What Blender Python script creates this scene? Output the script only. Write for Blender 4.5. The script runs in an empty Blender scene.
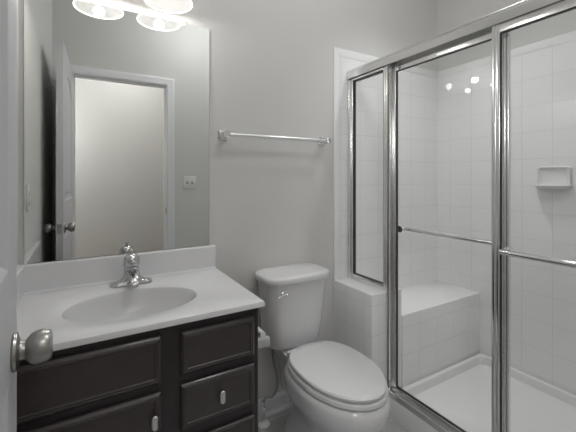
import bpy, bmesh, math
from mathutils import Vector, Matrix

C = bpy.context.scene.collection
PI = math.pi
sc = bpy.context.scene

# ------------------------------------------------------------------ camera, world, lights, exposure
cam_d = bpy.data.cameras.new('camera')
cam_d.sensor_width = 36.0
cam_d.lens = 344.3 / 576.0 * 36.0
cam_d.shift_y = -(216.0 - 177.0) / 576.0
cam_d.clip_start = 0.02
cam = bpy.data.objects.new('camera', cam_d)
C.objects.link(cam)
cam.location = (0.0, 0.0, 1.23)
cam.rotation_euler = (PI / 2, 0, -math.radians(30.52))
sc.camera = cam

world = bpy.data.worlds.new('world')
sc.world = world
world.use_nodes = True
world.node_tree.nodes['Background'].inputs[0].default_value = (0.8, 0.9, 1.0, 1)
world.node_tree.nodes['Background'].inputs[1].default_value = 0.1


def area_light(name, loc, size, power, color=(1, 1, 1), rot=(0, 0, 0)):
    d = bpy.data.lights.new(name, 'AREA')
    d.shape = 'DISK'
    d.size = size
    d.energy = power
    d.color = color
    o = bpy.data.objects.new(name, d)
    o.location = loc
    o.rotation_euler = rot
    C.objects.link(o)
    return o


def point_light(name, loc, radius, power, color=(1, 1, 1)):
    d = bpy.data.lights.new(name, 'POINT')
    d.shadow_soft_size = radius
    d.energy = power
    d.color = color
    o = bpy.data.objects.new(name, d)
    o.location = loc
    C.objects.link(o)
    return o


point_light('bath_fill', (0.90, 0.62, 2.58), 0.12, 7.2, (0.985, 0.99, 1.0))  # unseen fill light added to brighten the room evenly, no fixture
down_fill = area_light('shower_fill', (1.60, 1.08, 2.72), 0.15, 1.9, (1.0, 1.0, 1.0))  # added downward fill for the pan and bench, not a known lamp
down_fill.data.spread = math.radians(85)
point_light('hall_fill', (0.45, -0.60, 2.50), 0.16, 7.6, (1.0, 0.99, 0.98))  # out-of-view fill added to light the hall and doorway
point_light('hall_side_fill', (-0.62, -0.92, 1.75), 0.08, 15.0, (0.985, 0.99, 1.0))  # unseen fill added in the hall to brighten surfaces facing the doorway
VANITY_W = 0.95          # power of each bulb of the vanity light

sc.view_settings.view_transform = 'Standard'
sc.view_settings.look = 'None'
sc.view_settings.exposure = 0.56
sc.cycles.max_bounces = 16
sc.cycles.diffuse_bounces = 10
sc.cycles.glossy_bounces = 8
sc.cycles.transparent_max_bounces = 16
sc.view_settings.gamma = 1.0
sc.view_settings.use_curve_mapping = False


# ------------------------------------------------------------------ materials
def mat(name, color, rough=0.5, metal=0.0, spec=0.5, coat=0.0, bump=0.0, bscale=60.0, vary=0.0, vscale=4.0):
    m = bpy.data.materials.new(name)
    m.use_nodes = True
    nt = m.node_tree
    b = nt.nodes['Principled BSDF']
    b.inputs['Base Color'].default_value = (*color, 1)
    b.inputs['Roughness'].default_value = rough
    b.inputs['Metallic'].default_value = metal
    b.inputs['Specular IOR Level'].default_value = spec
    b.inputs['Coat Weight'].default_value = coat
    b.inputs['Coat Roughness'].default_value = 0.08
    if bump or vary:
        tc = nt.nodes.new('ShaderNodeTexCoord')
    if bump:
        n = nt.nodes.new('ShaderNodeTexNoise')
        n.inputs['Scale'].default_value = bscale
        n.inputs['Detail'].default_value = 4
        nt.links.new(tc.outputs['Object'], n.inputs['Vector'])
        bp = nt.nodes.new('ShaderNodeBump')
        bp.inputs['Strength'].default_value = bump
        bp.inputs['Distance'].default_value = 0.002
        nt.links.new(n.outputs['Fac'], bp.inputs['Height'])
        nt.links.new(bp.outputs['Normal'], b.inputs['Normal'])
    if vary:
        n = nt.nodes.new('ShaderNodeTexNoise')
        n.inputs['Scale'].default_value = vscale
        n.inputs['Detail'].default_value = 5
        nt.links.new(tc.outputs['Object'], n.inputs['Vector'])
        mx = nt.nodes.new('ShaderNodeMix')
        mx.data_type = 'RGBA'
        mx.inputs['A'].default_value = (*[c * (1 - vary) for c in color], 1)
        mx.inputs['B'].default_value = (*[min(1, c * (1 + vary)) for c in color], 1)
        nt.links.new(n.outputs['Fac'], mx.inputs['Factor'])
        nt.links.new(mx.outputs['Result'], b.inputs['Base Color'])
    return m


def tile_mat(name, u, v, w, h, ou, ov, color, grout, mortar, rough, vary=0.0, bump=0.5):
    """square tiles laid in object space: u, v are axis letters"""
    m = mat(name, color, rough)
    nt = m.node_tree
    b = nt.nodes['Principled BSDF']
    tc = nt.nodes.new('ShaderNodeTexCoord')
    sp = nt.nodes.new('ShaderNodeSeparateXYZ')
    nt.links.new(tc.outputs['Object'], sp.inputs[0])
    cb = nt.nodes.new('ShaderNodeCombineXYZ')
    for k, (ax, off) in enumerate(((u, ou), (v, ov))):
        ad = nt.nodes.new('ShaderNodeMath')
        ad.operation = 'ADD'
        ad.inputs[1].default_value = -off + 10 * (w if k == 0 else h)
        nt.links.new(sp.outputs['XYZ'.index(ax)], ad.inputs[0])
        nt.links.new(ad.outputs[0], cb.inputs[k])
    br = nt.nodes.new('ShaderNodeTexBrick')
    br.offset = 0.0
    br.squash = 1.0
    br.inputs['Scale'].default_value = 1.0
    br.inputs['Brick Width'].default_value = w
    br.inputs['Row Height'].default_value = h
    br.inputs['Mortar Size'].default_value = mortar
    br.inputs['Mortar Smooth'].default_value = 0.6
    br.inputs['Bias'].default_value = 0.0
    br.inputs['Color1'].default_value = (*[c * (1 - vary) for c in color], 1)
    br.inputs['Color2'].default_value = (*[min(1, c * (1 + vary)) for c in color], 1)
    br.inputs['Mortar'].default_value = (*grout, 1)
    nt.links.new(cb.outputs[0], br.inputs['Vector'])
    nt.links.new(br.outputs['Color'], b.inputs['Base Color'])
    inv = nt.nodes.new('ShaderNodeMath')
    inv.operation = 'SUBTRACT'
    inv.inputs[0].default_value = 1.0
    nt.links.new(br.outputs['Fac'], inv.inputs[1])
    bp = nt.nodes.new('ShaderNodeBump')
    bp.inputs['Strength'].default_value = bump
    bp.inputs['Distance'].default_value = 0.002
    nt.links.new(inv.outputs[0], bp.inputs['Height'])
    nt.links.new(bp.outputs['Normal'], b.inputs['Normal'])
    return m


def glass_mat(name):
    m = bpy.data.materials.new(name)
    m.use_nodes = True
    nt = m.node_tree
    nt.nodes.remove(nt.nodes['Principled BSDF'])
    out = nt.nodes['Material Output']
    tr = nt.nodes.new('ShaderNodeBsdfTransparent')
    tr.inputs[0].default_value = (0.99, 0.995, 0.992, 1)
    gl = nt.nodes.new('ShaderNodeBsdfGlossy')
    gl.inputs['Roughness'].default_value = 0.02
    fr = nt.nodes.new('ShaderNodeFresnel')
    # thin pane: the same front-surface reflectance on both faces of the sheet
    ge = nt.nodes.new('ShaderNodeNewGeometry')
    io = nt.nodes.new('ShaderNodeMix')
    io.inputs['A'].default_value = 1.36
    io.inputs['B'].default_value = 1.0 / 1.36
    nt.links.new(ge.outputs['Backfacing'], io.inputs['Factor'])
    nt.links.new(io.outputs['Result'], fr.inputs['IOR'])
    mx = nt.nodes.new('ShaderNodeMixShader')
    nt.links.new(fr.outputs[0], mx.inputs[0])
    nt.links.new(tr.outputs[0], mx.inputs[1])
    nt.links.new(gl.outputs[0], mx.inputs[2])
    nt.links.new(mx.outputs[0], out.inputs[0])
    return m


def emit_mat(name, color, strength, base=(0.9, 0.9, 0.9), rough=0.3):
    m = mat(name, base, rough)
    b = m.node_tree.nodes['Principled BSDF']
    b.inputs['Emission Color'].default_value = (*color, 1)
    b.inputs['Emission Strength'].default_value = strength
    return m


M = {}
M['paint'] = mat('wall_paint', (0.625, 0.62, 0.603), 0.6, bump=0.05, bscale=220)
M['paint_hall'] = mat('hall_paint', (0.60, 0.59, 0.57), 0.6, bump=0.05, bscale=220)
M['ceil'] = mat('ceiling_paint', (0.88, 0.88, 0.87), 0.8)
M['trim'] = mat('trim_paint', (0.76, 0.76, 0.775), 0.4)
M['door'] = mat('door_paint', (0.58, 0.58, 0.60), 0.45)
M['floor'] = tile_mat('floor_tile', 'X', 'Y', 0.305, 0.305, 0.13, 0.02, (0.46, 0.46, 0.465), (0.60, 0.60, 0.60), 0.003, 0.35, 0.14)
M['hallfloor'] = mat('hall_floor', (0.25, 0.2, 0.16), 0.6)
TILE = (0.82, 0.82, 0.82)
GROUT = (0.72, 0.72, 0.72)
M['tile_y'] = tile_mat('tile_back', 'X', 'Z', 0.152, 0.152, 1.30, 1.94, TILE, GROUT, 0.0022, 0.22)
M['tile_x'] = tile_mat('tile_right', 'Y', 'Z', 0.152, 0.152, 1.034, 1.94, TILE, GROUT, 0.0022, 0.22)
M['tile_z'] = tile_mat('tile_ledge', 'X', 'Y', 0.152, 0.30, 1.25, 1.285, TILE, GROUT, 0.0022, 0.22)
M['bullnose'] = mat('bullnose_tile', TILE, 0.12)
M['acrylic'] = mat('white_acrylic', (0.78, 0.78, 0.775), 0.25)
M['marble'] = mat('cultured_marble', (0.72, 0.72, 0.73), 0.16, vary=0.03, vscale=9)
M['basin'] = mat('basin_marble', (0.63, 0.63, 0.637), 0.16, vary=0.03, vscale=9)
M['wood'] = mat('espresso_wood', (0.048, 0.0375, 0.039), 0.33, coat=0.15, vary=0.25, vscale=30)
M['wood_dark'] = mat('espresso_frame', (0.024, 0.020, 0.020), 0.35, coat=0.1, vary=0.25, vscale=30)
M['bar'] = mat('satin_chrome_bar', (0.90, 0.90, 0.90), 0.28, 1.0)
M['faucet'] = mat('faucet_chrome', (0.58, 0.58, 0.59), 0.10, 1.0)  # chrome darkened in colour to stand in for dark reflections
M['chrome'] = mat('chrome', (0.80, 0.80, 0.81), 0.08, 1.0)
M['alu'] = mat('bright_aluminium', (0.80, 0.80, 0.795), 0.18, 1.0)
M['nickel'] = mat('satin_nickel', (0.62, 0.61, 0.59), 0.25, 1.0)
M['pewter'] = mat('aged_nickel', (0.40, 0.39, 0.375), 0.33, 1.0)
M['mirror'] = mat('mirror_silver', (0.86, 0.875, 0.86), 0.0, 1.0)
M['mirror_edge'] = mat('mirror_edge', (0.25, 0.28, 0.26), 0.1, 0.5)
M['porcelain'] = mat('porcelain', (0.70, 0.70, 0.708), 0.1, coat=0.3)
M['seat'] = mat('seat_plastic', (0.68, 0.68, 0.685), 0.2)
M['plastic'] = mat('white_plastic', (0.72, 0.72, 0.71), 0.3)
M['ceramic'] = mat('soap_ceramic', (0.70, 0.70, 0.695), 0.1)
M['tp'] = mat('holder_plastic', (0.45, 0.45, 0.44), 0.3)
M['dark'] = mat('dark_gap', (0.02, 0.02, 0.02), 0.5)
M['rubber'] = mat('black_gasket', (0.03, 0.03, 0.03), 0.5)
M['glass'] = glass_mat('clear_glass')
M['hose'] = mat('braided_hose', (0.34, 0.34, 0.335), 0.4, 0.3, bump=0.6, bscale=400)
m_ = bpy.data.materials.new('white_opal_glass')      # opal glass: passes most of its lamp's light, scattered
m_.use_nodes = True
nt_ = m_.node_tree
nt_.nodes.remove(nt_.nodes['Principled BSDF'])
d_ = nt_.nodes.new('ShaderNodeBsdfDiffuse')
d_.inputs[0].default_value = (0.10, 0.10, 0.10, 1)
t_ = nt_.nodes.new('ShaderNodeBsdfTranslucent')
t_.inputs[0].default_value = (0.60, 0.595, 0.59, 1)
a_ = nt_.nodes.new('ShaderNodeAddShader')
nt_.links.new(d_.outputs[0], a_.inputs[0])
nt_.links.new(t_.outputs[0], a_.inputs[1])
nt_.links.new(a_.outputs[0], nt_.nodes['Material Output'].inputs[0])
M['shade'] = m_
M['shade_rim'] = emit_mat('lit_glass_rim', (1.0, 0.97, 0.93), 0.9, (0.6, 0.6, 0.6))
M['bulb'] = emit_mat('lit_bulb', (1.0, 0.94, 0.85), 2.0)


# ------------------------------------------------------------------ helpers
def link(name, bm, m, parent=None, smooth=False, recalc=True):
    if recalc:
        bmesh.ops.recalc_face_normals(bm, faces=bm.faces[:])
    me = bpy.data.meshes.new(name)
    bm.to_mesh(me)
    bm.free()
    ms = m if isinstance(m, (list, tuple)) else [m]
    for k in ms:
        me.materials.append(k)
    if smooth:
        for p in me.polygons:
            p.use_smooth = True
        if smooth != 'all':
            try:
                me.set_sharp_from_angle(angle=math.radians(38))
            except Exception:
                pass
    o = bpy.data.objects.new(name, me)
    C.objects.link(o)
    if parent:
        o.parent = parent
        o.matrix_parent_inverse = Matrix.Translation(-world_loc(parent))
    return o


def world_loc(o):
    """every parent is only ever translated, and its children are modelled in world coordinates"""
    v = Vector((0, 0, 0))
    if o.type == 'EMPTY':
        v = v + o.location
    return v


def thing(name, label, cat, loc, group=None):
    o = bpy.data.objects.new(name, None)
    o.empty_display_size = 0.05
    C.objects.link(o)
    o.location = loc
    o['label'] = label
    o['category'] = cat
    if group:
        o['group'] = group
    return o


def tag(o, label, cat, group=None):
    o['label'] = label
    o['category'] = cat
    if group:
        o['group'] = group
    return o


def struct(name, bm, m, parent=None, smooth=False):
    o = link(name, bm, m, parent, smooth)
    if parent is None:
        o['kind'] = 'structure'
    return o


def box(bm, x0, x1, y0, y1, z0, z1, bev=0.0, seg=2, mi=0):
    t = bmesh.new()
    bmesh.ops.create_cube(t, size=1)
    for v in t.verts:
        v.co = Vector((x0 + (v.co.x + .5) * (x1 - x0), y0 + (v.co.y + .5) * (y1 - y0), z0 + (v.co.z + .5) * (z1 - z0)))
    if bev:
        bmesh.ops.bevel(t, geom=t.edges[:], offset=bev, segments=seg, profile=0.5, affect='EDGES')
    merge(bm, t, mi)
    return bm


def merge(bm, t, mi=0):
    bmesh.ops.recalc_face_normals(t, faces=t.faces[:])
    vm = {}
    for v in t.verts:
        vm[v] = bm.verts.new(v.co)
    for f in t.faces:
        try:
            nf = bm.faces.new([vm[v] for v in f.verts])
            nf.material_index = mi if mi else f.material_index
        except ValueError:
            pass
    t.free()


def B(*a, **k):
    return box(bmesh.new(), *a, **k)


def loft(bm, rings, cap0=True, cap1=True, closed=True, mi=0):
    vr = [[bm.verts.new(p) for p in r] for r in rings]
    n = len(rings[0])
    for a, b in zip(vr[:-1], vr[1:]):
        for i in range(n if closed else n - 1):
            j = (i + 1) % n
            f = bm.faces.new((a[i], a[j], b[j], b[i]))
            f.material_index = mi
    if cap0:
        bm.faces.new(list(reversed(vr[0]))).material_index = mi
    if cap1:
        bm.faces.new(vr[-1]).material_index = mi
    return vr


def lathe(bm, prof, origin, axis='Z', seg=32, caps=True, mi=0):
    """prof: list of (r, t) along the axis"""
    o = Vector(origin)
    ax = {'X': Vector((1, 0, 0)), 'Y': Vector((0, 1, 0)), 'Z': Vector((0, 0, 1))}.get(axis, axis)
    ax = Vector(ax).normalized()
    u = ax.orthogonal().normalized()
    w = ax.cross(u)
    rings = []
    for r, t in prof:
        rings.append([o + ax * t + (u * math.cos(2 * PI * i / seg) + w * math.sin(2 * PI * i / seg)) * max(r, 1e-5) for i in range(seg)])
    loft(bm, rings, caps, caps, mi=mi)
    return bm


def tube(bm, pts, r, seg=12, caps=True):
    pts = [Vector(p) for p in pts]
    rs = r if isinstance(r, (list, tuple)) else [r] * len(pts)
    rings = []
    prev = None
    for i, p in enumerate(pts):
        t = (pts[min(i + 1, len(pts) - 1)] - pts[max(i - 1, 0)]).normalized()
        if prev is None:
            u = t.orthogonal().normalized()
        else:
            u = (prev - t * prev.dot(t)).normalized()
        prev = u
        w = t.cross(u)
        rings.append([p + (u * math.cos(2 * PI * k / seg) + w * math.sin(2 * PI * k / seg)) * rs[i] for k in range(seg)])
    loft(bm, rings, caps, caps)
    return bm


def spline(ctrl, n=8):
    """Catmull-Rom through control points"""
    P = [Vector(c) for c in ctrl]
    P = [P[0] * 2 - P[1]] + P + [P[-1] * 2 - P[-2]]
    out = []
    for i in range(1, len(P) - 2):
        for k in range(n):
            t = k / n
            a, b, c, d = P[i - 1], P[i], P[i + 1], P[i + 2]
            out.append(0.5 * ((2 * b) + (c - a) * t + (2 * a - 5 * b + 4 * c - d) * t * t + (3 * b - a - 3 * c + d) * t ** 3))
    out.append(P[-2])
    return out


def prism(bm, poly, axis, a, b, mi=0):
    """extrude a 2-D polygon: axis Y -> (x, z), X -> (y, z), Z -> (x, y)"""
    def pt(p, t):
        return {'Y': (p[0], t, p[1]), 'X': (t, p[0], p[1]), 'Z': (p[0], p[1], t)}[axis]
    loft(bm, [[pt(p, a) for p in poly], [pt(p, b) for p in poly]], mi=mi)
    return bm


def rrect(x0, x1, y0, y1, r, n=6):
    out = []
    for cx, cy, a in ((x1 - r, y1 - r, 0), (x0 + r, y1 - r, 90), (x0 + r, y0 + r, 180), (x1 - r, y0 + r, 270)):
        for k in range(n + 1):
            t = math.radians(a + 90 * k / n)
            out.append((cx + r * math.cos(t), cy + r * math.sin(t)))
    return out


# ------------------------------------------------------------------ dimensions
XL, XR = -0.213, 2.196          # left wall, right (shower) wall
YB, YF = 1.60, 0.05             # back wall, doorway wall
ZC = 2.74
HALL_Y = -1.20
DX0, DX1, DZ = -0.077, 0.615, 2.03     # doorway

# ------------------------------------------------------------------ the setting
struct('floor', B(XL - .1, XR + .1, YF - .06, YB + .1, -0.06, 0.0), M['floor'])
struct('floor_hall', B(-1.5, 2.4, HALL_Y - .1, YF - .06, -0.06, 0.0), M['hallfloor'])
struct('ceiling', B(-1.5, 2.4, HALL_Y - .1, YB + .1, ZC, ZC + .06), M['ceil'])
struct('wall_back', B(XL - .1, XR + .1, YB, YB + .1, 0, ZC), M['paint'])
struct('wall_left', B(XL - .1, XL, YF, YB, 0, ZC), M['paint'])
struct('wall_right', B(XR, XR + .1, YF, YB, 0, ZC), M['paint'])
bm = bmesh.new()
JT = 0.018
box(bm, -1.5, DX0 - JT, YF - .115, YF, 0, ZC)
box(bm, DX1 + JT, 2.4, YF - .115, YF, 0, ZC)
box(bm, DX0 - JT, DX1 + JT, YF - .115, YF, DZ + JT, ZC)
struct('wall_front', bm, M['paint'])
struct('wall_hall', B(-1.5, 2.4, HALL_Y - .1, HALL_Y, 0, ZC), M['paint_hall'])
struct('wall_hall_left', B(-1.6, -1.5, HALL_Y - .1, YF, 0, ZC), M['paint_hall'])
struct('wall_hall_right', B(2.4, 2.5, HALL_Y - .1, YF, 0, ZC), M['paint_hall'])


def base_prof(y, s):     # baseboard cross-section away from a wall face at y, s = direction of the room
    return [(y, 0), (y + s * .024, 0), (y + s * .024, .006), (y + s * .020, .014), (y + s * .013, .018), (y + s * .012, .070),
            (y + s * .009, .080), (y + s * .005, .086), (y, .088)]


bm = bmesh.new()
prism(bm, base_prof(YB, -1), 'X', 0.521, 1.249)
struct('baseboard_back', bm, M['trim'])
bm = bmesh.new()
prism(bm, base_prof(YF, 1), 'X', DX1 + .075, 1.33)
struct('baseboard_front', bm, M['trim'])
bm = bmesh.new()
prism(bm, base_prof(HALL_Y, 1), 'X', -1.5, 2.4)
struct('baseboard_hall', bm, M['trim'])
bm = bmesh.new()
prism(bm, base_prof(XL, 1), 'Y', YF, 1.10)
struct('baseboard_left', bm, M['trim'])


# doorway jamb and casing (bathroom side and hall side)
def casing(yface, s):
    bm = bmesh.new()
    W = 0.064
    prof = [(0.004, 0.0), (0.004, 0.010), (0.012, 0.014), (0.020, 0.011), (0.045, 0.015), (0.058, 0.017), (W, 0.014), (W, 0.0)]
    xl, xr = DX0 - .0, DX1 + .0
    rings = []
    for d, t in prof:
        y = yface + s * t
        rings.append([(xl - d, y, 0), (xl - d, y, DZ + d), (xr + d, y, DZ + d), (xr + d, y, 0)])
    n = len(rings)
    vr = [[bm.verts.new(p) for p in r] for r in rings]
    for i in range(n - 1):
        for k in range(3):
            bm.faces.new((vr[i][k], vr[i][k + 1], vr[i + 1][k + 1], vr[i + 1][k]))
    for k in range(3):
        bm.faces.new((vr[n - 1][k], vr[n - 1][k + 1], vr[0][k + 1], vr[0][k]))
    bm.faces.new([vr[i][0] for i in range(n)])
    bm.faces.new([vr[i][3] for i in range(n)])
    return bm


struct('trim_1', casing(YF, 1), M['trim'], smooth=True)
struct('trim_2', casing(YF - .115, -1), M['trim'], smooth=True)
bm = bmesh.new()
box(bm, DX0 - JT, DX0, YF - .115, YF, 0, DZ + JT)
box(bm, DX1, DX1 + JT, YF - .115, YF, 0, DZ + JT)
box(bm, DX0, DX1, YF - .115, YF, DZ, DZ + JT)
box(bm, DX1 - .011, DX1, YF - .075, YF - .040, 0, DZ - .011)      # stops
box(bm, DX0, DX0 + .011, YF - .075, YF - .040, 0, DZ - .011)
box(bm, DX0, DX1, YF - .075, YF - .040, DZ - .011, DZ)
jamb = struct('trim_3', bm, M['trim'])
bm = B(DX1 - .0015, DX1 + .0008, YF - .036, YF - .006, 0.90, 0.965, bev=.0006, seg=1)
box(bm, DX1 - .004, DX1 + .0008, YF - .006, YF + .006, 0.912, 0.953, bev=.001, seg=1)
o = link('strike_plate', bm, M['pewter'], jamb)
o['label'] = 'dark metal strike plate'

# ------------------------------------------------------------------ the open door (two panels, arched top panel)
DOX0, DOX1 = -0.112, -0.077
DOY0, DOY1 = 0.06, 0.81
DOZ0, DOZ1 = 0.012, 2.022


def arch_outline(y0, y1, z0, z1, rise, n=18):
    pts = [(y0, z0), (y1, z0)]
    if rise <= 0:
        return pts + [(y1, z1), (y0, z1)]
    w = (y1 - y0) / 2
    R = (w * w + rise * rise) / (2 * rise)
    cy, cz = (y0 + y1) / 2, z1 - R
    a0 = math.asin(w / R)
    for i in range(n + 1):
        a = a0 - 2 * a0 * i / n
        pts.append((cy + R * math.sin(a), cz + R * math.cos(a)))
    return pts


def inset_poly(poly, d):
    n = len(poly)
    out = []
    for i in range(n):
        p0, p, p1 = Vector(poly[i - 1]), Vector(poly[i]), Vector(poly[(i + 1) % n])
        e0, e1 = (p - p0).normalized(), (p1 - p).normalized()
        n0, n1 = Vector((-e0.y, e0.x)), Vector((-e1.y, e1.x))
        b = (n0 + n1)
        b = b / max(1e-6, b.dot(n0))
        out.append(tuple(p + b * d))
    return out


def door_slab():
    bm = bmesh.new()
    panels = [arch_outline(DOY0 + .115, DOY1 - .115, 1.08, 1.90, 0.13), arch_outline(DOY0 + .115, DOY1 - .115, 0.24, 0.90, 0)]
    rect = [(DOY0, DOZ0), (DOY1, DOZ0), (DOY1, DOZ1), (DOY0, DOZ1)]
    outer = []
    for X, s in ((DOX1, 1), (DOX0, -1)):
        edges = []
        loops = []
        for poly in [rect] + panels:
            vs = [bm.verts.new((X, y, z)) for y, z in poly]
            es = [bm.edges.new((vs[i], vs[(i + 1) % len(vs)])) for i in range(len(vs))]
            edges += es
            loops.append(vs)
        bmesh.ops.triangle_fill(bm, edges=edges, use_beauty=True)
        outer.append(loops[0])
        for poly, vs in zip(panels, loops[1:]):
            prev = vs
            for d, dep in ((.004, .002), (.012, .009), (.026, .010), (.034, .010), (.055, .003), (.062, .003)):
                ip = inset_poly(poly, d)
                cur = [bm.verts.new((X - s * dep, y, z)) for y, z in ip]
                for i in range(len(cur)):
                    j = (i + 1) % len(cur)
                    bm.faces.new((prev[i], prev[j], cur[j], cur[i]))
                prev = cur
            bm.faces.new(prev)
    a, b = outer
    for i in range(4):
        j = (i + 1) % 4
        bm.faces.new((a[i], a[j], b[j], b[i]))
    return bm


door = struct('door_1', door_slab(), M['door'], smooth=False)
KY, KZ = DOY1 - .062, 0.930
for X, s in ((DOX1, 1), (DOX0, -1)):
    bm = bmesh.new()
    lathe(bm, [(0, 0), (.031, 0), (.0325, .003), (.031, .007), (.024, .009), (.0175, .011), (.0160, .015), (.0160, .018), (.0195, .021),
               (.0250, .026), (.0280, .033), (.0288, .040), (.0280, .047), (.0262, .052), (.0235, .0555), (.012, .0572), (0, .0575)],
          (X, KY, KZ), (s, 0, 0), 40)
    k = link('door_knob', bm, M['pewter'], door, smooth=True)
    k['label'] = 'satin nickel round door knob'
bm = B(DOX0 + .005, DOX1 - .005, DOY1 - .0005, DOY1 + .0012, KZ - .028, KZ + .028, bev=.0005, seg=1)
box(bm, DOX0 + .012, DOX1 - .012, DOY1 + .001, DOY1 + .010, KZ - .008, KZ + .008, bev=.002, seg=2)
o = link('latch_plate', bm, M['pewter'], door)
for z in (0.25, 1.02, 1.80):
    bm = bmesh.new()
    lathe(bm, [(0, 0), (.006, 0), (.006, .09), (0, .09)], (DX0 + .003, YF + .004, z - .045), 'Z', 12)
    link('hinge', bm, M['trim'], door, smooth=True)
# the door stands a little more than square to its wall: turn it about the hinge line
HP = Vector((DOX1, DOY0, 0))
door.matrix_world = Matrix.Translation(HP) @ Matrix.Rotation(math.radians(2.5), 4, 'Z') @ Matrix.Translation(-HP)

# ------------------------------------------------------------------ tiled shower surround: back, right, knee wall, bench
TZ = 1.99
TT = 0.008
bm = B(1.285, XR, YB - TT, YB, 0.0, TZ - .05)
struct('wall_tile_back', bm, M['tile_y'])
bm = B(1.251, 1.287, YB - TT - .001, YB, 0, TZ, bev=.004)
box(bm, 1.285, XR - TT, YB - TT - .001, YB, TZ - .05, TZ, bev=.004)
struct('trim_4', bm, M['bullnose'], smooth=True)
bm = B(XR - TT, XR, YF + .01, YB - TT, 0, TZ - .05)
struct('wall_tile_right', bm, M['tile_x'])
bm = B(XR - TT - .001, XR, YF + .01, YB - TT, TZ - .05, TZ, bev=.004)
struct('trim_5', bm, M['bullnose'], smooth=True)
bm = B(1.33, XR - TT, YF, YF + .01, 0, TZ)
struct('wall_tile_front', bm, M['tile_y'])


def tiled_block(x0, x1, y0, y1, z0, z1):
    bm = bmesh.new()
    box(bm, x0, x1, y0, y1, z0, z1, bev=.005, seg=3)
    bmesh.ops.recalc_face_normals(bm, faces=bm.faces[:])
    bm.normal_update()
    for f in bm.faces:
        n = f.normal
        a = [abs(n.x), abs(n.y), abs(n.z)]
        f.material_index = a.index(max(a))
    return bm


KX0, KX1, KY0, KZT = 1.25, 1.47, 1.285, 0.63
struct('wall_knee', tiled_block(KX0, KX1, KY0, YB - TT - .001, 0, KZT), [M['tile_x'], M['tile_y'], M['tile_z']], smooth=True)
struct('wall_bench', tiled_block(KX1 - .002, XR - TT, 1.279, YB - TT - .001, 0, 0.487), [M['tile_x'], M['tile_y'], M['bullnose']], smooth=True)

# ------------------------------------------------------------------ shower pan
PX0, PX1, PY0, PY1, PZT = 1.3445, XR - TT - .001, YF + .012, 1.278, 0.103
bm = bmesh.new()


def pring(x0, x1, y0, y1, r, z):
    return [(x, y, z) for x, y in rrect(x0, x1, y0, y1, r, 5)]


rings = [pring(PX0 + .004, PX1, PY0, PY1, .006, 0.0),
         pring(PX0, PX1, PY0, PY1, .006, 0.085),
         pring(PX0 + .003, PX1, PY0, PY1, .006, 0.097),
         pring(PX0 + .012, PX1 - .004, PY0 + .004, PY1 - .004, .006, PZT),
         pring(PX0 + .095, PX1 - .014, PY0 + .02, PY1 - .014, .03, PZT),
         pring(PX0 + .110, PX1 - .022, PY0 + .03, PY1 - .022, .035, PZT - .006),
         pring(PX0 + .118, PX1 - .030, PY0 + .04, PY1 - .030, .04, 0.055),
         pring(PX0 + .140, PX1 - .052, PY0 + .06, PY1 - .052, .05, 0.042),
         pring(PX0 + .36, PX1 - .36, PY0 + .5, PY1 - .5, .05, 0.034)]
loft(bm, rings)
pan = tag(link('shower_pan', bm, M['acrylic'], None, smooth=True), 'white acrylic shower pan with raised rim behind the glass doors', 'shower pan')
bm = bmesh.new()
lathe(bm, [(0, 0), (.05, 0), (.05, .004), (.045, .006), (0, .006)], ((PX0 + PX1) / 2, (PY0 + PY1) / 2, .0335), 'Z', 32)
o = link('drain', bm, M['chrome'], pan, smooth=True)

# ------------------------------------------------------------------ soap dish on the right tile wall
sd = thing('soap_dish', 'white ceramic soap dish mounted on the right shower tile wall', 'soap dish', (XR - TT, .87, 1.18))
bm = bmesh.new()
xw = XR - TT
SY0, SY1, SZ0, SZ1 = 0.795, 0.950, 1.172, 1.288
# back plate with raised rim
rings = []
for ins, dx in ((0, 0), (0, .008), (.003, .012), (.007, .0125), (.011, .010), (.020, .004)):
    rings.append([(xw - dx, y, z) for y, z in rrect(SY0 + ins, SY1 - ins, SZ0 + ins, SZ1 - ins, max(.004, .016 - ins * .5), 5)])
loft(bm, rings)
link('back_plate', bm, M['ceramic'], sd, smooth=True)
bm = bmesh.new()
# projecting tray, a half-oval shelf with lip
n = 24


def tray_ring(a, b, z, x_off):
    out = []
    cy = (SY0 + SY1) / 2
    for i in range(n + 1):
        t = PI * i / n
        c, s = math.cos(t), math.sin(t)
        out.append((xw - x_off - b * abs(s) ** 0.7, cy + a * (1 if c > 0 else -1) * abs(c) ** 0.55, z))
    return out


rings = [tray_ring(.066, .040, SZ0 - .010, .003), tray_ring(.079, .062, SZ0 + .004, .003), tray_ring(.083, .070, SZ0 + .012, .003),
         tray_ring(.081, .068, SZ0 + .0155, .003), tray_ring(.074, .060, SZ0 + .010, .003), tray_ring(.064, .045, SZ0 + .004, .003)]
loft(bm, rings)
link('tray', bm, M['ceramic'], sd, smooth=True)

# ------------------------------------------------------------------ framed shower enclosure
en = thing('shower_enclosure', 'chrome framed glass shower enclosure with two sliding doors and side panel', 'shower enclosure', (1.375, .65, PZT))
YE0 = PY0 + .002
YE1 = YB - TT - .0015
HZ0, HZ1 = 1.800, 1.862
bm = bmesh.new()
prism(bm, [(1.345, 1.812), (1.345, 1.846), (1.348, 1.852), (1.345, 1.856), (1.349, 1.862), (1.356, 1.864), (1.360, 1.860), (1.402, 1.858),
           (1.408, 1.852), (1.408, 1.800), (1.404, 1.800), (1.404, 1.828), (1.378, 1.828), (1.378, 1.806), (1.375, 1.806), (1.375, 1.828),
           (1.350, 1.828), (1.350, 1.812)], 'Y', YE0, YE1)
link('header', bm, M['alu'], en)


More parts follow.
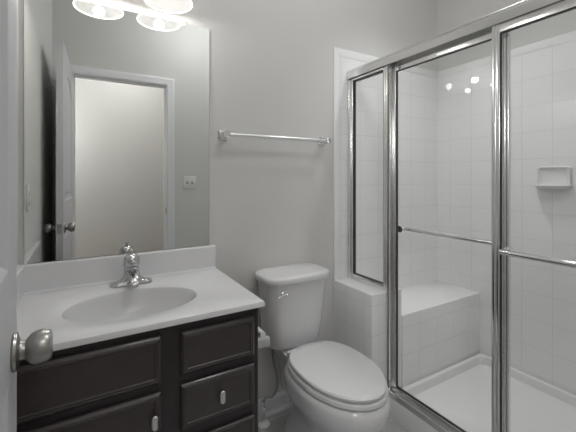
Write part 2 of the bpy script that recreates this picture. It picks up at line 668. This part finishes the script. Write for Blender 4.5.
def ribbed(bm, x0, x1, y0, y1, z0, z1, n=2, d=.0022):
    """upright extrusion whose two faces carry n rounded ribs with grooves between them"""
    k = 8 * n
    pf, pb = [], []
    for i in range(k + 1):
        t = i / k
        h = abs(math.sin(PI * n * t)) ** .55
        y = y0 + (y1 - y0) * t
        pf.append((x0 + d * (1 - h), y))
        pb.append((x1 - d * (1 - h), y))
    prism(bm, pf + pb[::-1], 'Z', z0, z1)
    return bm


def sub(name, bm, m, part, smooth=False):
    """a sub-part: its parent is a part, whose own origin is the world origin"""
    o = link(name, bm, m, None, smooth)
    o.parent = part
    return o


ZL = KZT + .001
bm = ribbed(bmesh.new(), 1.349, 1.397, YE1 - .024, YE1, ZL, HZ0 + .004, 2)
link('wall_jamb', bm, M['alu'], en, smooth=True)
bm = ribbed(bmesh.new(), 1.349, 1.397, YE0, YE0 + .024, PZT + .001, HZ0, 2)
link('wall_jamb', bm, M['alu'], en, smooth=True)
# the post between the side panel and the doors
bm = ribbed(bmesh.new(), 1.343, 1.402, 1.269, 1.2843, PZT + .0305, HZ0 + .004, 1, .003)
box(bm, 1.3475, 1.3515, 1.262, 1.270, PZT + .0305, HZ0 + .004)
box(bm, 1.388, 1.398, 1.260, 1.268, PZT + .0305, HZ0 + .004)
cp = link('corner_post', bm, M['alu'], en, smooth=True)
sub('gasket', B(1.3450, 1.3560, 1.2672, 1.2695, PZT + .031, HZ0 + .003), M['rubber'], cp)


# each panel is a part of the enclosure: its frame is the part's own mesh
def panel(name, label, x, t, y0, y1, z0, z1, wl, wr, wt, wb):
    bm = bmesh.new()
    ribbed(bm, x - t / 2, x + t / 2, y1 - wl, y1, z0, z1, max(1, round(wl / .012)))
    ribbed(bm, x - t / 2, x + t / 2, y0, y0 + wr, z0, z1, max(1, round(wr / .012)))
    box(bm, x - t / 2, x + t / 2, y0 + wr - .001, y1 - wl + .001, z1 - wt, z1, bev=.0025)
    box(bm, x - t / 2, x + t / 2, y0 + wr - .001, y1 - wl + .001, z0, z0 + wb, bev=.0025)
    p = link(name, bm, M['alu'], en, smooth=True)
    p['label'] = label
    bm = bmesh.new()
    g = .0025
    a, b, c, d = y0 + wr, y1 - wl, z0 + wb, z1 - wt
    for q in ((a - .001, a + g, c, d), (b - g, b + .001, c, d), (a, b, c - .001, c + g), (a, b, d - g, d + .001)):
        box(bm, x - t / 2 + .003, x + t / 2 - .003, *q)
    sub('gasket', bm, M['rubber'], p)
    sub('glass', B(x - .0025, x + .0025, y0 + wr, y1 - wl, z0 + wb, z1 - wt), M['glass'], p)
    return p


panel('side_panel', 'narrow fixed glass panel', 1.372, .026, 1.285, YE1 - .022, ZL, HZ0 + .02, .014, .030, .022, .030)
inner = panel('sliding_door', 'inner sliding glass door', 1.391, .018, .700, 1.261, PZT + .020, HZ0 + .022, .012, .024, .045, .022)
outer = panel('sliding_door', 'outer sliding glass door', 1.3625, .018, YE0 + .026, .748, PZT + .020, HZ0 + .022, .030, .018, .045, .022)


def rail(x, s, y0, y1, z, xp, yend=None):
    bm = bmesh.new()
    tube(bm, [(x, y0, z), (x, yend or y1, z)], .0105, 16)
    for y in (y0 + .012, (yend or y1) - .012):
        lathe(bm, [(0, 0), (.017, 0), (.017, .005), (.012, .008), (.011, abs(x - xp)), (0, abs(x - xp) + .001)], (xp, y, z), (s, 0, 0), 16)
    return bm


sub('towel_rail', rail(1.435, 1, .722, 1.252, .960, 1.4005), M['chrome'], inner, smooth=True)
sub('towel_rail', rail(1.318, -1, YE0 + .03, .738, .955, 1.353, .694), M['chrome'], outer, smooth=True)
bm = bmesh.new()
prism(bm, [(1.347, PZT + .0005), (1.412, PZT + .0005), (1.412, .110), (1.406, .130), (1.402, .130), (1.402, .116), (1.380, .116), (1.380, .130), (1.375, .130),
           (1.375, .116), (1.354, .116), (1.354, .128), (1.349, .128), (1.347, .112)], 'Y', YE0, 1.2845)
link('bottom_track', bm, M['alu'], en)

# ------------------------------------------------------------------ vanity cabinet
CX0, CX1, CY0, CY1, CZT = XL + .001, 0.521, 1.090, 1.598, 0.780
va = thing('vanity_cabinet', 'dark espresso wood vanity cabinet with raised panel fronts under white sink top', 'cabinet', ((CX0 + CX1) / 2, 1.35, 0))
bm = bmesh.new()
box(bm, CX0, CX1, CY0 + .0185, CY1, .10, CZT - .14)
box(bm, CX0, CX0 + .016, CY0 + .0185, CY1, .10, CZT)
box(bm, CX1 - .016, CX1, CY0 + .0185, CY1, .10, CZT)
box(bm, CX0, CX1, CY1 - .01, CY1, .10, CZT)
box(bm, CX0 + .02, CX1, CY0 + .075, CY1, 0, .101)
link('body', bm, M['wood_dark'], va)
FY = CY0
bm = bmesh.new()
XS = (CX0, CX0 + .035, 0.187, 0.262, 0.493, CX1)
box(bm, CX0, XS[1], FY, FY + .019, .10, CZT, bev=.001, seg=1)
box(bm, XS[2], XS[3], FY, FY + .019, .10, CZT, bev=.001, seg=1)
box(bm, XS[4], CX1, FY, FY + .019, .10, CZT, bev=.001, seg=1)
for x0, x1, zs in ((XS[1], XS[2], ((.10, .13), (.580, .62), (.745, CZT))), (XS[3], XS[4], ((.10, .13), (.25, .29), (.405, .46), (.582, .626), (.745, CZT)))):
    for z0, z1 in zs:
        box(bm, x0 - .001, x1 + .001, FY + .0005, FY + .019, z0, z1)
link('face_frame', bm, M['wood_dark'], va)


def front(x0, x1, z0, z1, flat=False):
    """overlay front with an ogee edge and a raised bead frame around a flat field"""
    bm = bmesh.new()
    rings = []
    w = 0.022
    for ins, dy in ((0, 0), (0, .010), (.0025, .0135), (.006, .016), (.0095, .018), (.0120, .0168), (.0140, .0178), (.0175, .0178),
                    (w - .002, .0150), (w, .0146)):
        rings.append([(x0 + ins, FY - dy, z0 + ins), (x1 - ins, FY - dy, z0 + ins), (x1 - ins, FY - dy, z1 - ins), (x0 + ins, FY - dy, z1 - ins)])
    loft(bm, rings)
    return bm


def pull(x, z, par):
    """bullet-shaped knob: a short post and an upright rounded bar"""
    bm = bmesh.new()
    y = FY - .0175
    lathe(bm, [(0, 0), (.0075, 0), (.0075, .003), (.005, .005), (.005, .018), (0, .018)], (x, y + .009, z), (0, -1, 0), 16)
    t = bmesh.new()
    rings = []
    for d, dx, dz in ((0, .0060, .019), (.003, .0092, .0215), (.009, .0092, .0215), (.012, .0066, .019)):
        rings.append([(px, y - .009 - d, pz) for px, pz in rrect(x - dx, x + dx, z - dz, z + dz, dx * .95, 6)])
    loft(t, rings)
    merge(bm, t)
    o = sub('knob', bm, M['nickel'], par, smooth=True)
    o['label'] = 'satin nickel upright knob'


f = link('false_front', front(-.185, .196, .614, .757), M['wood'], va)
f['label'] = 'wide fixed front below the sink'
d = link('cabinet_door', front(-.185, .196, .120, .588), M['wood'], va)
d['label'] = 'cabinet door with knob at its upper right'
pull(.1745, .515, d)
dz = ((.619, .753, False), (.450, .590, True), (.281, .412, True), (.112, .243, True))
for z0, z1, kn in dz:
    q = link('drawer', front(.254, .502, z0, z1), M['wood'], va)
    if kn:
        pull(.380, (z0 + z1) / 2 + .004, q)

# ------------------------------------------------------------------ sink top
TX0, TX1, TY0, TY1, TZT, TZB = XL + .001, 0.536, 1.066, 1.599, 0.802, 0.7805
top = thing('vanity_sink', 'white cultured marble sink top with backsplash resting on the dark cabinet', 'sink top', ((TX0 + TX1) / 2, 1.33, TZB))
SCX, SCY, SA, SB = 0.148, 1.290, 0.212, 0.148
NS = 72


def ell(k, z, dx=0, dy=0):
    return [(SCX + dx + SA * k * math.cos(2 * PI * i / NS), SCY + dy + SB * k * math.sin(2 * PI * i / NS), z) for i in range(NS)]


bm = bmesh.new()
# slab outline sampled along the same angles so that it bridges to the oval
outl = []
for i in range(NS):
    a = 2 * PI * i / NS
    c, s = math.cos(a) * SA, math.sin(a) * SB
    ts = []
    if c > 1e-9: ts.append((TX1 - SCX) / c)
    if c < -1e-9: ts.append((TX0 - SCX) / c)
    if s > 1e-9: ts.append((TY1 - SCY) / s)
    if s < -1e-9: ts.append((TY0 - SCY) / s)
    t = min(ts)
    outl.append([SCX + c * t, SCY + s * t])
for cx, cy in ((TX0, TY0), (TX1, TY0), (TX0, TY1), (TX1, TY1)):       # snap nearest sample to each corner
    i = min(range(NS), key=lambda i: (outl[i][0] - cx) ** 2 + (outl[i][1] - cy) ** 2)
    outl[i] = [cx, cy]


def oring(z, ins):
    out = []
    for x, y in outl:
        out.append((min(max(x, TX0 + ins), TX1 - ins), min(max(y, TY0 + ins), TY1 - ins), z))
    return out


loft(bm, [ell(1.02, TZB), oring(TZB, 0.004), oring(TZB + .003, 0.0), oring(TZT - .007, 0), oring(TZT - .002, .002), oring(TZT, .007),
          ell(1.03, TZT), ell(1.0, TZT - .0025)], False, False)
link('countertop', bm, M['marble'], top, smooth=True)
bm = bmesh.new()
rings = [ell(1.0, TZT - .0025), ell(.985, TZT - .006), ell(.955, TZT - .018), ell(.90, TZT - .045), ell(.80, TZT - .080), ell(.64, TZT - .108),
         ell(.44, TZT - .124), ell(.22, TZT - .131), ell(.11, TZT - .134)]
inner_r = loft(bm, rings, False, True)
rings2 = [ell(1.0, TZT - .0025), ell(1.02, TZB), ell(.98, TZT - .05), ell(.88, TZT - .09), ell(.70, TZT - .120), ell(.3, TZT - .14)]
loft(bm, rings2, False, True)
bmesh.ops.remove_doubles(bm, verts=bm.verts[:], dist=1e-5)
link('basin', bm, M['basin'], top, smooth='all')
bm = bmesh.new()
lathe(bm, [(0, 0), (.021, 0), (.021, .003), (.017, .0045), (.015, .003), (0, .0035)], (SCX, SCY, TZT - .1335), 'Z', 24)
link('drain', bm, M['chrome'], top, smooth=True)
bm = bmesh.new()
prism(bm, [(TY1 - .019, TZT - .002), (TY1 - .019, .900), (TY1 - .017, .904), (TY1 - .013, .906), (TY1, .906), (TY1, TZT - .002)], 'X', TX0, TX1 - .003)
prism(bm, [(TY1 - .019, TZT - .001), (TY1 - .0235, TZT - .001), (TY1 - .0205, TZT + .002), (TY1 - .019, TZT + .006)], 'X', TX0, TX1 - .003)
link('backsplash', bm, M['marble'], top)
bm = bmesh.new()
prism(bm, [(TX0 + .019, TZT - .002), (TX0 + .019, .900), (TX0 + .017, .904), (TX0 + .013, .906), (TX0, .906), (TX0, TZT - .002)], 'Y', TY0 + .004, TY1 - .018)
link('sidesplash', bm, M['marble'], top)

# ------------------------------------------------------------------ faucet
FX, FYc, FZ = 0.160, 1.500, TZT
fa = thing('faucet', 'chrome single lever faucet standing behind the oval basin', 'faucet', (FX, FYc, FZ))
bm = bmesh.new()


def stadium(hw, hd, z, cx=FX, cy=FYc, n=10):
    out = []
    r = hd
    for sx, a0 in ((1, -90), (-1, 90)):
        for k in range(n + 1):
            a = math.radians(a0 + 180 * k / n)
            out.append((cx + sx * (hw - r) + r * math.cos(a), cy + r * math.sin(a), z))
    return out


loft(bm, [stadium(.078, .025, FZ + .0003), stadium(.078, .025, FZ + .007), stadium(.074, .0235, FZ + .013), stadium(.054, .0235, FZ + .018), stadium(.040, .0245, FZ + .025),
          stadium(.0325, .0255, FZ + .035), stadium(.0290, .0265, FZ + .048), stadium(.0280, .0270, FZ + .062), stadium(.0275, .0270, FZ + .074)])
link('base', bm, M['faucet'], fa, smooth=True)
bm = bmesh.new()
prof = [(-.010, .050, .022, .014), (-.040, .051, .0205, .0125), (-.075, .047, .0185, .0110), (-.100, .040, .0170, .0100), (-.116, .032, .0150, .0085), (-.122, .027, .0110, .0060)]
rings = []
for dy, dz, hw, hh in prof:
    rings.append([(FX + px, FYc + dy, FZ + dz + pz) for px, pz in rrect(-hw, hw, -hh, hh, hh * .9, 5)])
loft(bm, rings)
link('spout', bm, M['faucet'], fa, smooth=True)
bm = bmesh.new()
lathe(bm, [(0, 0), (.009, 0), (.0105, .002), (.0105, .010), (0, .010)], (FX, FYc - .104, FZ + .0235), 'Z', 20)
link('aerator', bm, M['pewter'], fa, smooth=True)
bm = bmesh.new()
lathe(bm, [(.0275, 0), (.0300, .0015), (.0305, .006), (.0302, .020), (.0280, .032), (.0225, .041), (.013, .0465), (.005, .0485), (0, .0488)], (FX, FYc, FZ + .0755), 'Z', 36)
lathe(bm, [(.0065, 0), (.0060, .006), (.0075, .010), (.0075, .014), (.005, .0175), (0, .0185)], (FX, FYc + .004, FZ + .121), (0, .18, 1), 18)
rings = []
for dy, dz, hw, hh in ((-.018, .094, .017, .010), (-.034, .097, .0135, .0062), (-.052, .099, .0105, .0045), (-.066, .1005, .0095, .004), (-.071, .101, .006, .0025)):
    rings.append([(FX + px, FYc + dy, FZ + dz + pz) for px, pz in rrect(-hw, hw, -hh, hh, hh * .9, 5)])
loft(bm, rings)
link('lever_handle', bm, M['faucet'], fa, smooth=True)

# ------------------------------------------------------------------ wall mirror
MX0, MX1, MZ0, MZ1 = -.194, .507, .9085, 1.930
mi = thing('wall_mirror', 'large frameless wall mirror above the sink backsplash', 'mirror', ((MX0 + MX1) / 2, YB, MZ0))
bm = B(MX0, MX1, YB - .006, YB - .0005, MZ0, MZ1)
bm.normal_update()
for f_ in bm.faces:
    f_.material_index = 0 if abs(f_.normal.y) > .9 else 1
link('glass', bm, [M['mirror'], M['mirror_edge']], mi)
for x in (.389, -.084):
    bm = bmesh.new()
    box(bm, x - .008, x + .008, YB - .0085, YB - .0005, MZ1 + .0005, MZ1 + .012, bev=.002)
    box(bm, x - .008, x + .008, YB - .0085, YB - .0062, MZ1 - .012, MZ1 + .012, bev=.001)
    lathe(bm, [(0, 0), (.0045, 0), (.004, .002), (0, .003)], (x, YB - .0084, MZ1 + .006), (0, -1, 0), 12)
    link('clip', bm, M['plastic'], mi, smooth=True)

# ------------------------------------------------------------------ vanity light over the mirror
LZ = 1.957
vl = thing('vanity_light', 'two lamp vanity light with white glass shades above the mirror', 'wall light', (.176, YB, 2.05))
bm = bmesh.new()
box(bm, .0, .352, YB - .028, YB - .0005, 2.10, 2.215, bev=.008, seg=3)
link('backplate', bm, M['nickel'], vl, smooth=True)
for x in (.052, .300):
    y = 1.487
    bm = bmesh.new()
    pts = spline([(x, YB - .026, 2.150), (x, YB - .07, 2.158), (x, y + .006, 2.142), (x, y, 2.112)], 6)
    tube(bm, pts, .008, 12)
    lathe(bm, [(0, 0), (.024, 0), (.026, .004), (.026, .024), (.018, .032), (0, .034)], (x, y, 2.084), 'Z', 24)
    link('arm', bm, M['nickel'], vl, smooth=True)
    bm = bmesh.new()
    outp = [(.027, .128), (.040, .120), (.052, .104), (.060, .080), (.068, .050), (.080, .022), (.094, .003), (.096, .0)]
    inp = [(.0925, .0), (.090, .004), (.077, .024), (.065, .052), (.057, .082), (.049, .103), (.038, .117), (.026, .1245)]
    lathe(bm, outp + inp, (x, y, LZ), 'Z', 48, caps=False)
    bmesh.ops.remove_doubles(bm, verts=bm.verts[:], dist=1e-5)
    sh = link('lamp_shade', bm, M['shade'], vl, smooth=True)
    bm = bmesh.new()
    tr = [(x + .0945 * math.cos(2 * PI * k / 48), y + .0945 * math.sin(2 * PI * k / 48), LZ + .001) for k in range(49)]
    tube(bm, tr, .003, 8, caps=False)
    sub('shade_rim', bm, M['shade_rim'], sh, smooth='all')
    bm = bmesh.new()
    lathe(bm, [(0, 0), (.012, .0015), (.022, .009), (.028, .020), (.0295, .032), (.026, .046), (.018, .062), (.0135, .075), (.013, .092), (0, .092)], (x, y, LZ + .022), 'Z', 24)
    sub('bulb', bm, M['bulb'], sh, smooth=True)
    ld = bpy.data.lights.new('vanity_bulb', 'POINT')
    ld.energy = VANITY_W
    ld.color = (1.0, 0.97, 0.93)
    ld.shadow_soft_size = 0.022
    lo = bpy.data.objects.new('vanity_bulb', ld)
    lo.location = (x, y, LZ - .012)
    C.objects.link(lo)

# ------------------------------------------------------------------ towel bar
tb = thing('towel_bar', 'chrome towel bar on the wall above the toilet', 'towel bar', (.868, YB, 1.43))
BY = YB - .062
for x in (.574, 1.162):
    bm = bmesh.new()
    for dy, h in ((0, .024), (.006, .024), (.010, .020)):
        pass
    loft(bm, [[(px, YB - .0005 - dy, pz) for px, pz in rrect(x - h, x + h, 1.432 - h * 1.05, 1.432 + h * 1.05, .004, 3)]
              for dy, h in ((0, .022), (.007, .022), (.012, .015), (.045, .012), (.050, .0145), (.072, .0145), (.075, .012))])
    link('post', bm, M['chrome'], tb, smooth=True)
bm = bmesh.new()
tube(bm, [(.580, BY, 1.430), (1.156, BY, 1.430)], .0095, 20)
link('bar', bm, M['bar'], tb, smooth=True)

# ------------------------------------------------------------------ wall plates
ou = thing('wall_outlet', 'white outlet plate on the left wall beside the mirror', 'outlet', (XL, 1.355, 1.14))
bm = B(XL, XL + .006, 1.318, 1.392, 1.082, 1.198, bev=.0025)
link('plate', bm, M['plastic'], ou, smooth=True)
bm = B(XL + .0055, XL + .009, 1.338, 1.372, 1.106, 1.174, bev=.0015)
link('receptacle', bm, M['plastic'], ou, smooth=True)
for z in (1.118, 1.158):
    for y in (1.349, 1.361):
        link('slot', B(XL + .0088, XL + .0093, y - .001, y + .001, z - .004, z + .004), M['dark'], ou)
sw = thing('light_switch', 'white double toggle switch plate beside the doorway, seen in the mirror', 'light switch', (.815, YF, 1.18))
bm = B(.757, .873, YF, YF + .006, 1.122, 1.238, bev=.0025)
link('plate', bm, M['plastic'], sw, smooth=True)
for x in (.792, .838):
    bm = B(x - .005, x + .005, YF + .0055, YF + .008, 1.168, 1.192)
    sl = link('slot', bm, M['dark'], sw)
    bm = bmesh.new()
    tube(bm, [(x, YF + .006, 1.181), (x, YF + .018, 1.189)], [.0042, .0032], 10)
    link('toggle', bm, M['plastic'], sw, smooth=True)

# ------------------------------------------------------------------ toilet
to = thing('toilet', 'white two piece toilet with closed lid between vanity and shower', 'toilet', (.905, 1.25, 0))
TCX = .914


def egg(back, front_, hw, z, cx=TCX, n=48, sq=2.0, wide=.48):
    """egg outline: back (larger y) to front (smaller y); widest point a fraction 'wide' of the way from the back"""
    yc = back + (front_ - back) * wide
    out = []
    for i in range(n):
        a = 2 * PI * i / n
        c, s = math.cos(a), math.sin(a)
        e = 2.0 / sq
        x = hw * (1 if c >= 0 else -1) * abs(c) ** e
        if s >= 0:
            y = (back - yc) * abs(s) ** e
        else:
            y = -(yc - front_) * abs(s)
            x = hw * c
        out.append((cx + x, yc + y, z))
    return out


bm = bmesh.new()
rings = [egg(1.50, 1.02, .108, 0.0, sq=2.8), egg(1.50, 1.02, .108, .012, sq=2.8), egg(1.49, 1.03, .098, .03, sq=2.8), egg(1.47, 1.04, .090, .09, sq=2.6),
         egg(1.46, 1.02, .094, .15, sq=2.5), egg(1.45, .985, .110, .20, sq=2.4), egg(1.44, .930, .152, .265, sq=2.3), egg(1.43, .900, .178, .32, sq=2.3),
         egg(1.42, .896, .181, .360, sq=2.3), egg(1.41, .904, .177, .380, sq=2.3), egg(1.405, .910, .171, .386, sq=2.3), egg(1.38, .93, .15, .386, sq=2.3)]
loft(bm, rings)
# deck the tank stands on
t = bmesh.new()
loft(t, [[(x, y, z) for x, y in rrect(TCX - hw, TCX + hw, 1.30, 1.565, .04, 5)] for hw, z in ((.050, .16), (.056, .25), (.075, .33), (.094, .366), (.094, .384), (.088, .388))])
merge(bm, t)
link('bowl', bm, M['porcelain'], to, smooth=True)
bm = bmesh.new()
loft(bm, [egg(1.368, .932, .147, .390, sq=2.6), egg(1.379, .922, .160, .3915, sq=2.6), egg(1.388, .905, .172, .395, sq=2.6), egg(1.388, .905, .172, .404, sq=2.6), egg(1.386, .907, .170, .410, sq=2.6), egg(1.384, .909, .168, .411, sq=2.6)])
link('seat', bm, M['seat'], to, smooth=True)
bm = bmesh.new()
loft(bm, [egg(1.360, .942, .138, .4175, sq=2.6), egg(1.370, .928, .152, .4178, sq=2.6), egg(1.379, .912, .165, .420, sq=2.6), egg(1.380, .911, .166, .428, sq=2.6), egg(1.374, .917, .162, .4335, sq=2.6),
          egg(1.34, .95, .132, .4365, sq=2.6), egg(1.26, 1.03, .065, .438, sq=2.4)])
link('lid', bm, M['seat'], to, smooth=True)
for x in (TCX - .073, TCX + .073):
    bm = B(x - .024, x + .024, 1.380, 1.402, .3865, .412, bev=.006, seg=3)
    link('hinge', bm, M['seat'], to, smooth=True)
for x in (TCX - .108, TCX + .108):
    bm = bmesh.new()
    lathe(bm, [(.014, 0), (.014, .008), (.010, .016), (0, .019)], (x, 1.28, .0115), 'Z', 16)
    link('bolt_cap', bm, M['plastic'], to, smooth=True)
bm = bmesh.new()


def bowed(x0, x1, yf, yb, r, z, bow):
    """rounded rectangle whose front edge bulges forward"""
    c, h = (x0 + x1) / 2, (x1 - x0) / 2
    out = []
    for x, y in rrect(x0, x1, yf, yb, r, 7):
        out.append((x, y, z))
    # the front edge (between the two front corners) gets extra points
    n = len(out)
    front = [(x0 + r + (x1 - x0 - 2 * r) * k / 9, yf, z) for k in range(1, 9)]
    i = 2 * 8 + 8
    out = out[:i] + front + out[i:]
    return [(x, y - bow * max(0.0, (yb - y) / (yb - yf)) * (1 - ((x - c) / h) ** 2), zz) for x, y, zz in out]


def tankr(ins_x, yf, z, r=.05):
    return bowed(.738 + ins_x, 1.084 - ins_x, yf + .016, 1.588, r, z, .022)


loft(bm, [tankr(.045, 1.445, .397), tankr(.034, 1.430, .401), tankr(.027, 1.424, .417), tankr(.018, 1.414, .50), tankr(.008, 1.405, .62), tankr(.0, 1.400, .722)])
t = bmesh.new()
lathe(t, [(0, 0), (.045, 0), (.045, .014), (0, .014)], (TCX - .003, 1.50, .386), 'Z', 24)
merge(bm, t)
link('tank', bm, M['porcelain'], to, smooth=True)
bm = bmesh.new()


def lidr(i, z, r=.052):
    return bowed(.724 + i, 1.098 - i, 1.400 + i, 1.596 - i * .3, r + .006 - i * .3, z, .024)


loft(bm, [lidr(.010, .7225), lidr(.002, .725), lidr(0, .730), lidr(0, .746), lidr(.003, .753), lidr(.010, .757), lidr(.030, .759)])
link('tank_lid', bm, M['porcelain'], to, smooth=True)
bm = bmesh.new()
lx, ly, lz = .802, 1.398, .682
lathe(bm, [(0, 0), (.0125, 0), (.0125, .004), (.008, .007), (.007, .014), (.009, .016), (.009, .021), (0, .023)], (lx, ly + .003, lz), (0, -1, 0), 20)
tube(bm, [(lx + .006, ly - .017, lz), (lx - .018, ly - .019, lz - .002), (lx - .045, ly - .021, lz - .006)], [.0065, .0055, .0075], 12)
link('flush_lever', bm, M['chrome'], to, smooth=True)

# ------------------------------------------------------------------ water supply valve on the floor beside the toilet
ws = thing('supply_valve', 'chrome water supply valve rising from a floor flange left of the toilet', 'valve', (.765, 1.545, 0))
vx, vy = .765, 1.540
bm = bmesh.new()
lathe(bm, [(0, .0003), (.032, .0003), (.032, .003), (.026, .008), (.012, .012), (.011, .016), (0, .016)], (vx, vy, 0), 'Z', 28)
link('escutcheon', bm, M['plastic'], ws, smooth=True)
bm = bmesh.new()
tube(bm, [(vx, vy, .01), (vx, vy, .075)], .008, 14)
lathe(bm, [(0, 0), (.011, 0), (.013, .003), (.013, .014), (.010, .018), (.010, .032), (.012, .034), (.012, .044), (0, .046)], (vx, vy, .070), 'Z', 20)
link('valve_body', bm, M['chrome'], ws, smooth=True)
bm = bmesh.new()
lathe(bm, [(0, 0), (.006, 0), (.006, .014), (.014, .015), (.0155, .019), (.014, .026), (0, .027)], (vx, vy, .086), (-.45, -1, 0), 16)
link('handle', bm, M['chrome'], ws, smooth=True)
bm = bmesh.new()
pts = spline([(vx, vy, .112), (vx + .014, vy - .002, .127), (vx + .052, vy - .006, .127), (vx + .073, vy - .010, .165), (vx + .071, vy - .012, .230), (vx + .052, vy - .014, .305), (vx + .036, vy - .022, .3985)], 8)
tube(bm, pts, .0058, 12)
link('hose', bm, M['hose'], ws, smooth=True)

# ------------------------------------------------------------------ toilet paper holder on the side of the vanity
tp = thing('toilet_paper_holder', 'empty toilet paper holder on the right side of the dark vanity cabinet', 'toilet paper holder', (CX1, 1.21, .625))
for y in (1.130, 1.285):
    bm = B(CX1 + .0005, CX1 + .006, y - .006, y + .028, .597, .645, bev=.002)
    box(bm, CX1 + .004, CX1 + .070, y, y + .022, .604, .637, bev=.003)
    link('post', bm, M['tp'], tp, smooth=True)
bm = bmesh.new()
tube(bm, [(CX1 + .050, 1.151, .642), (CX1 + .050, 1.286, .642)], .011, 18)
link('roller', bm, M['plastic'], tp, smooth=True)
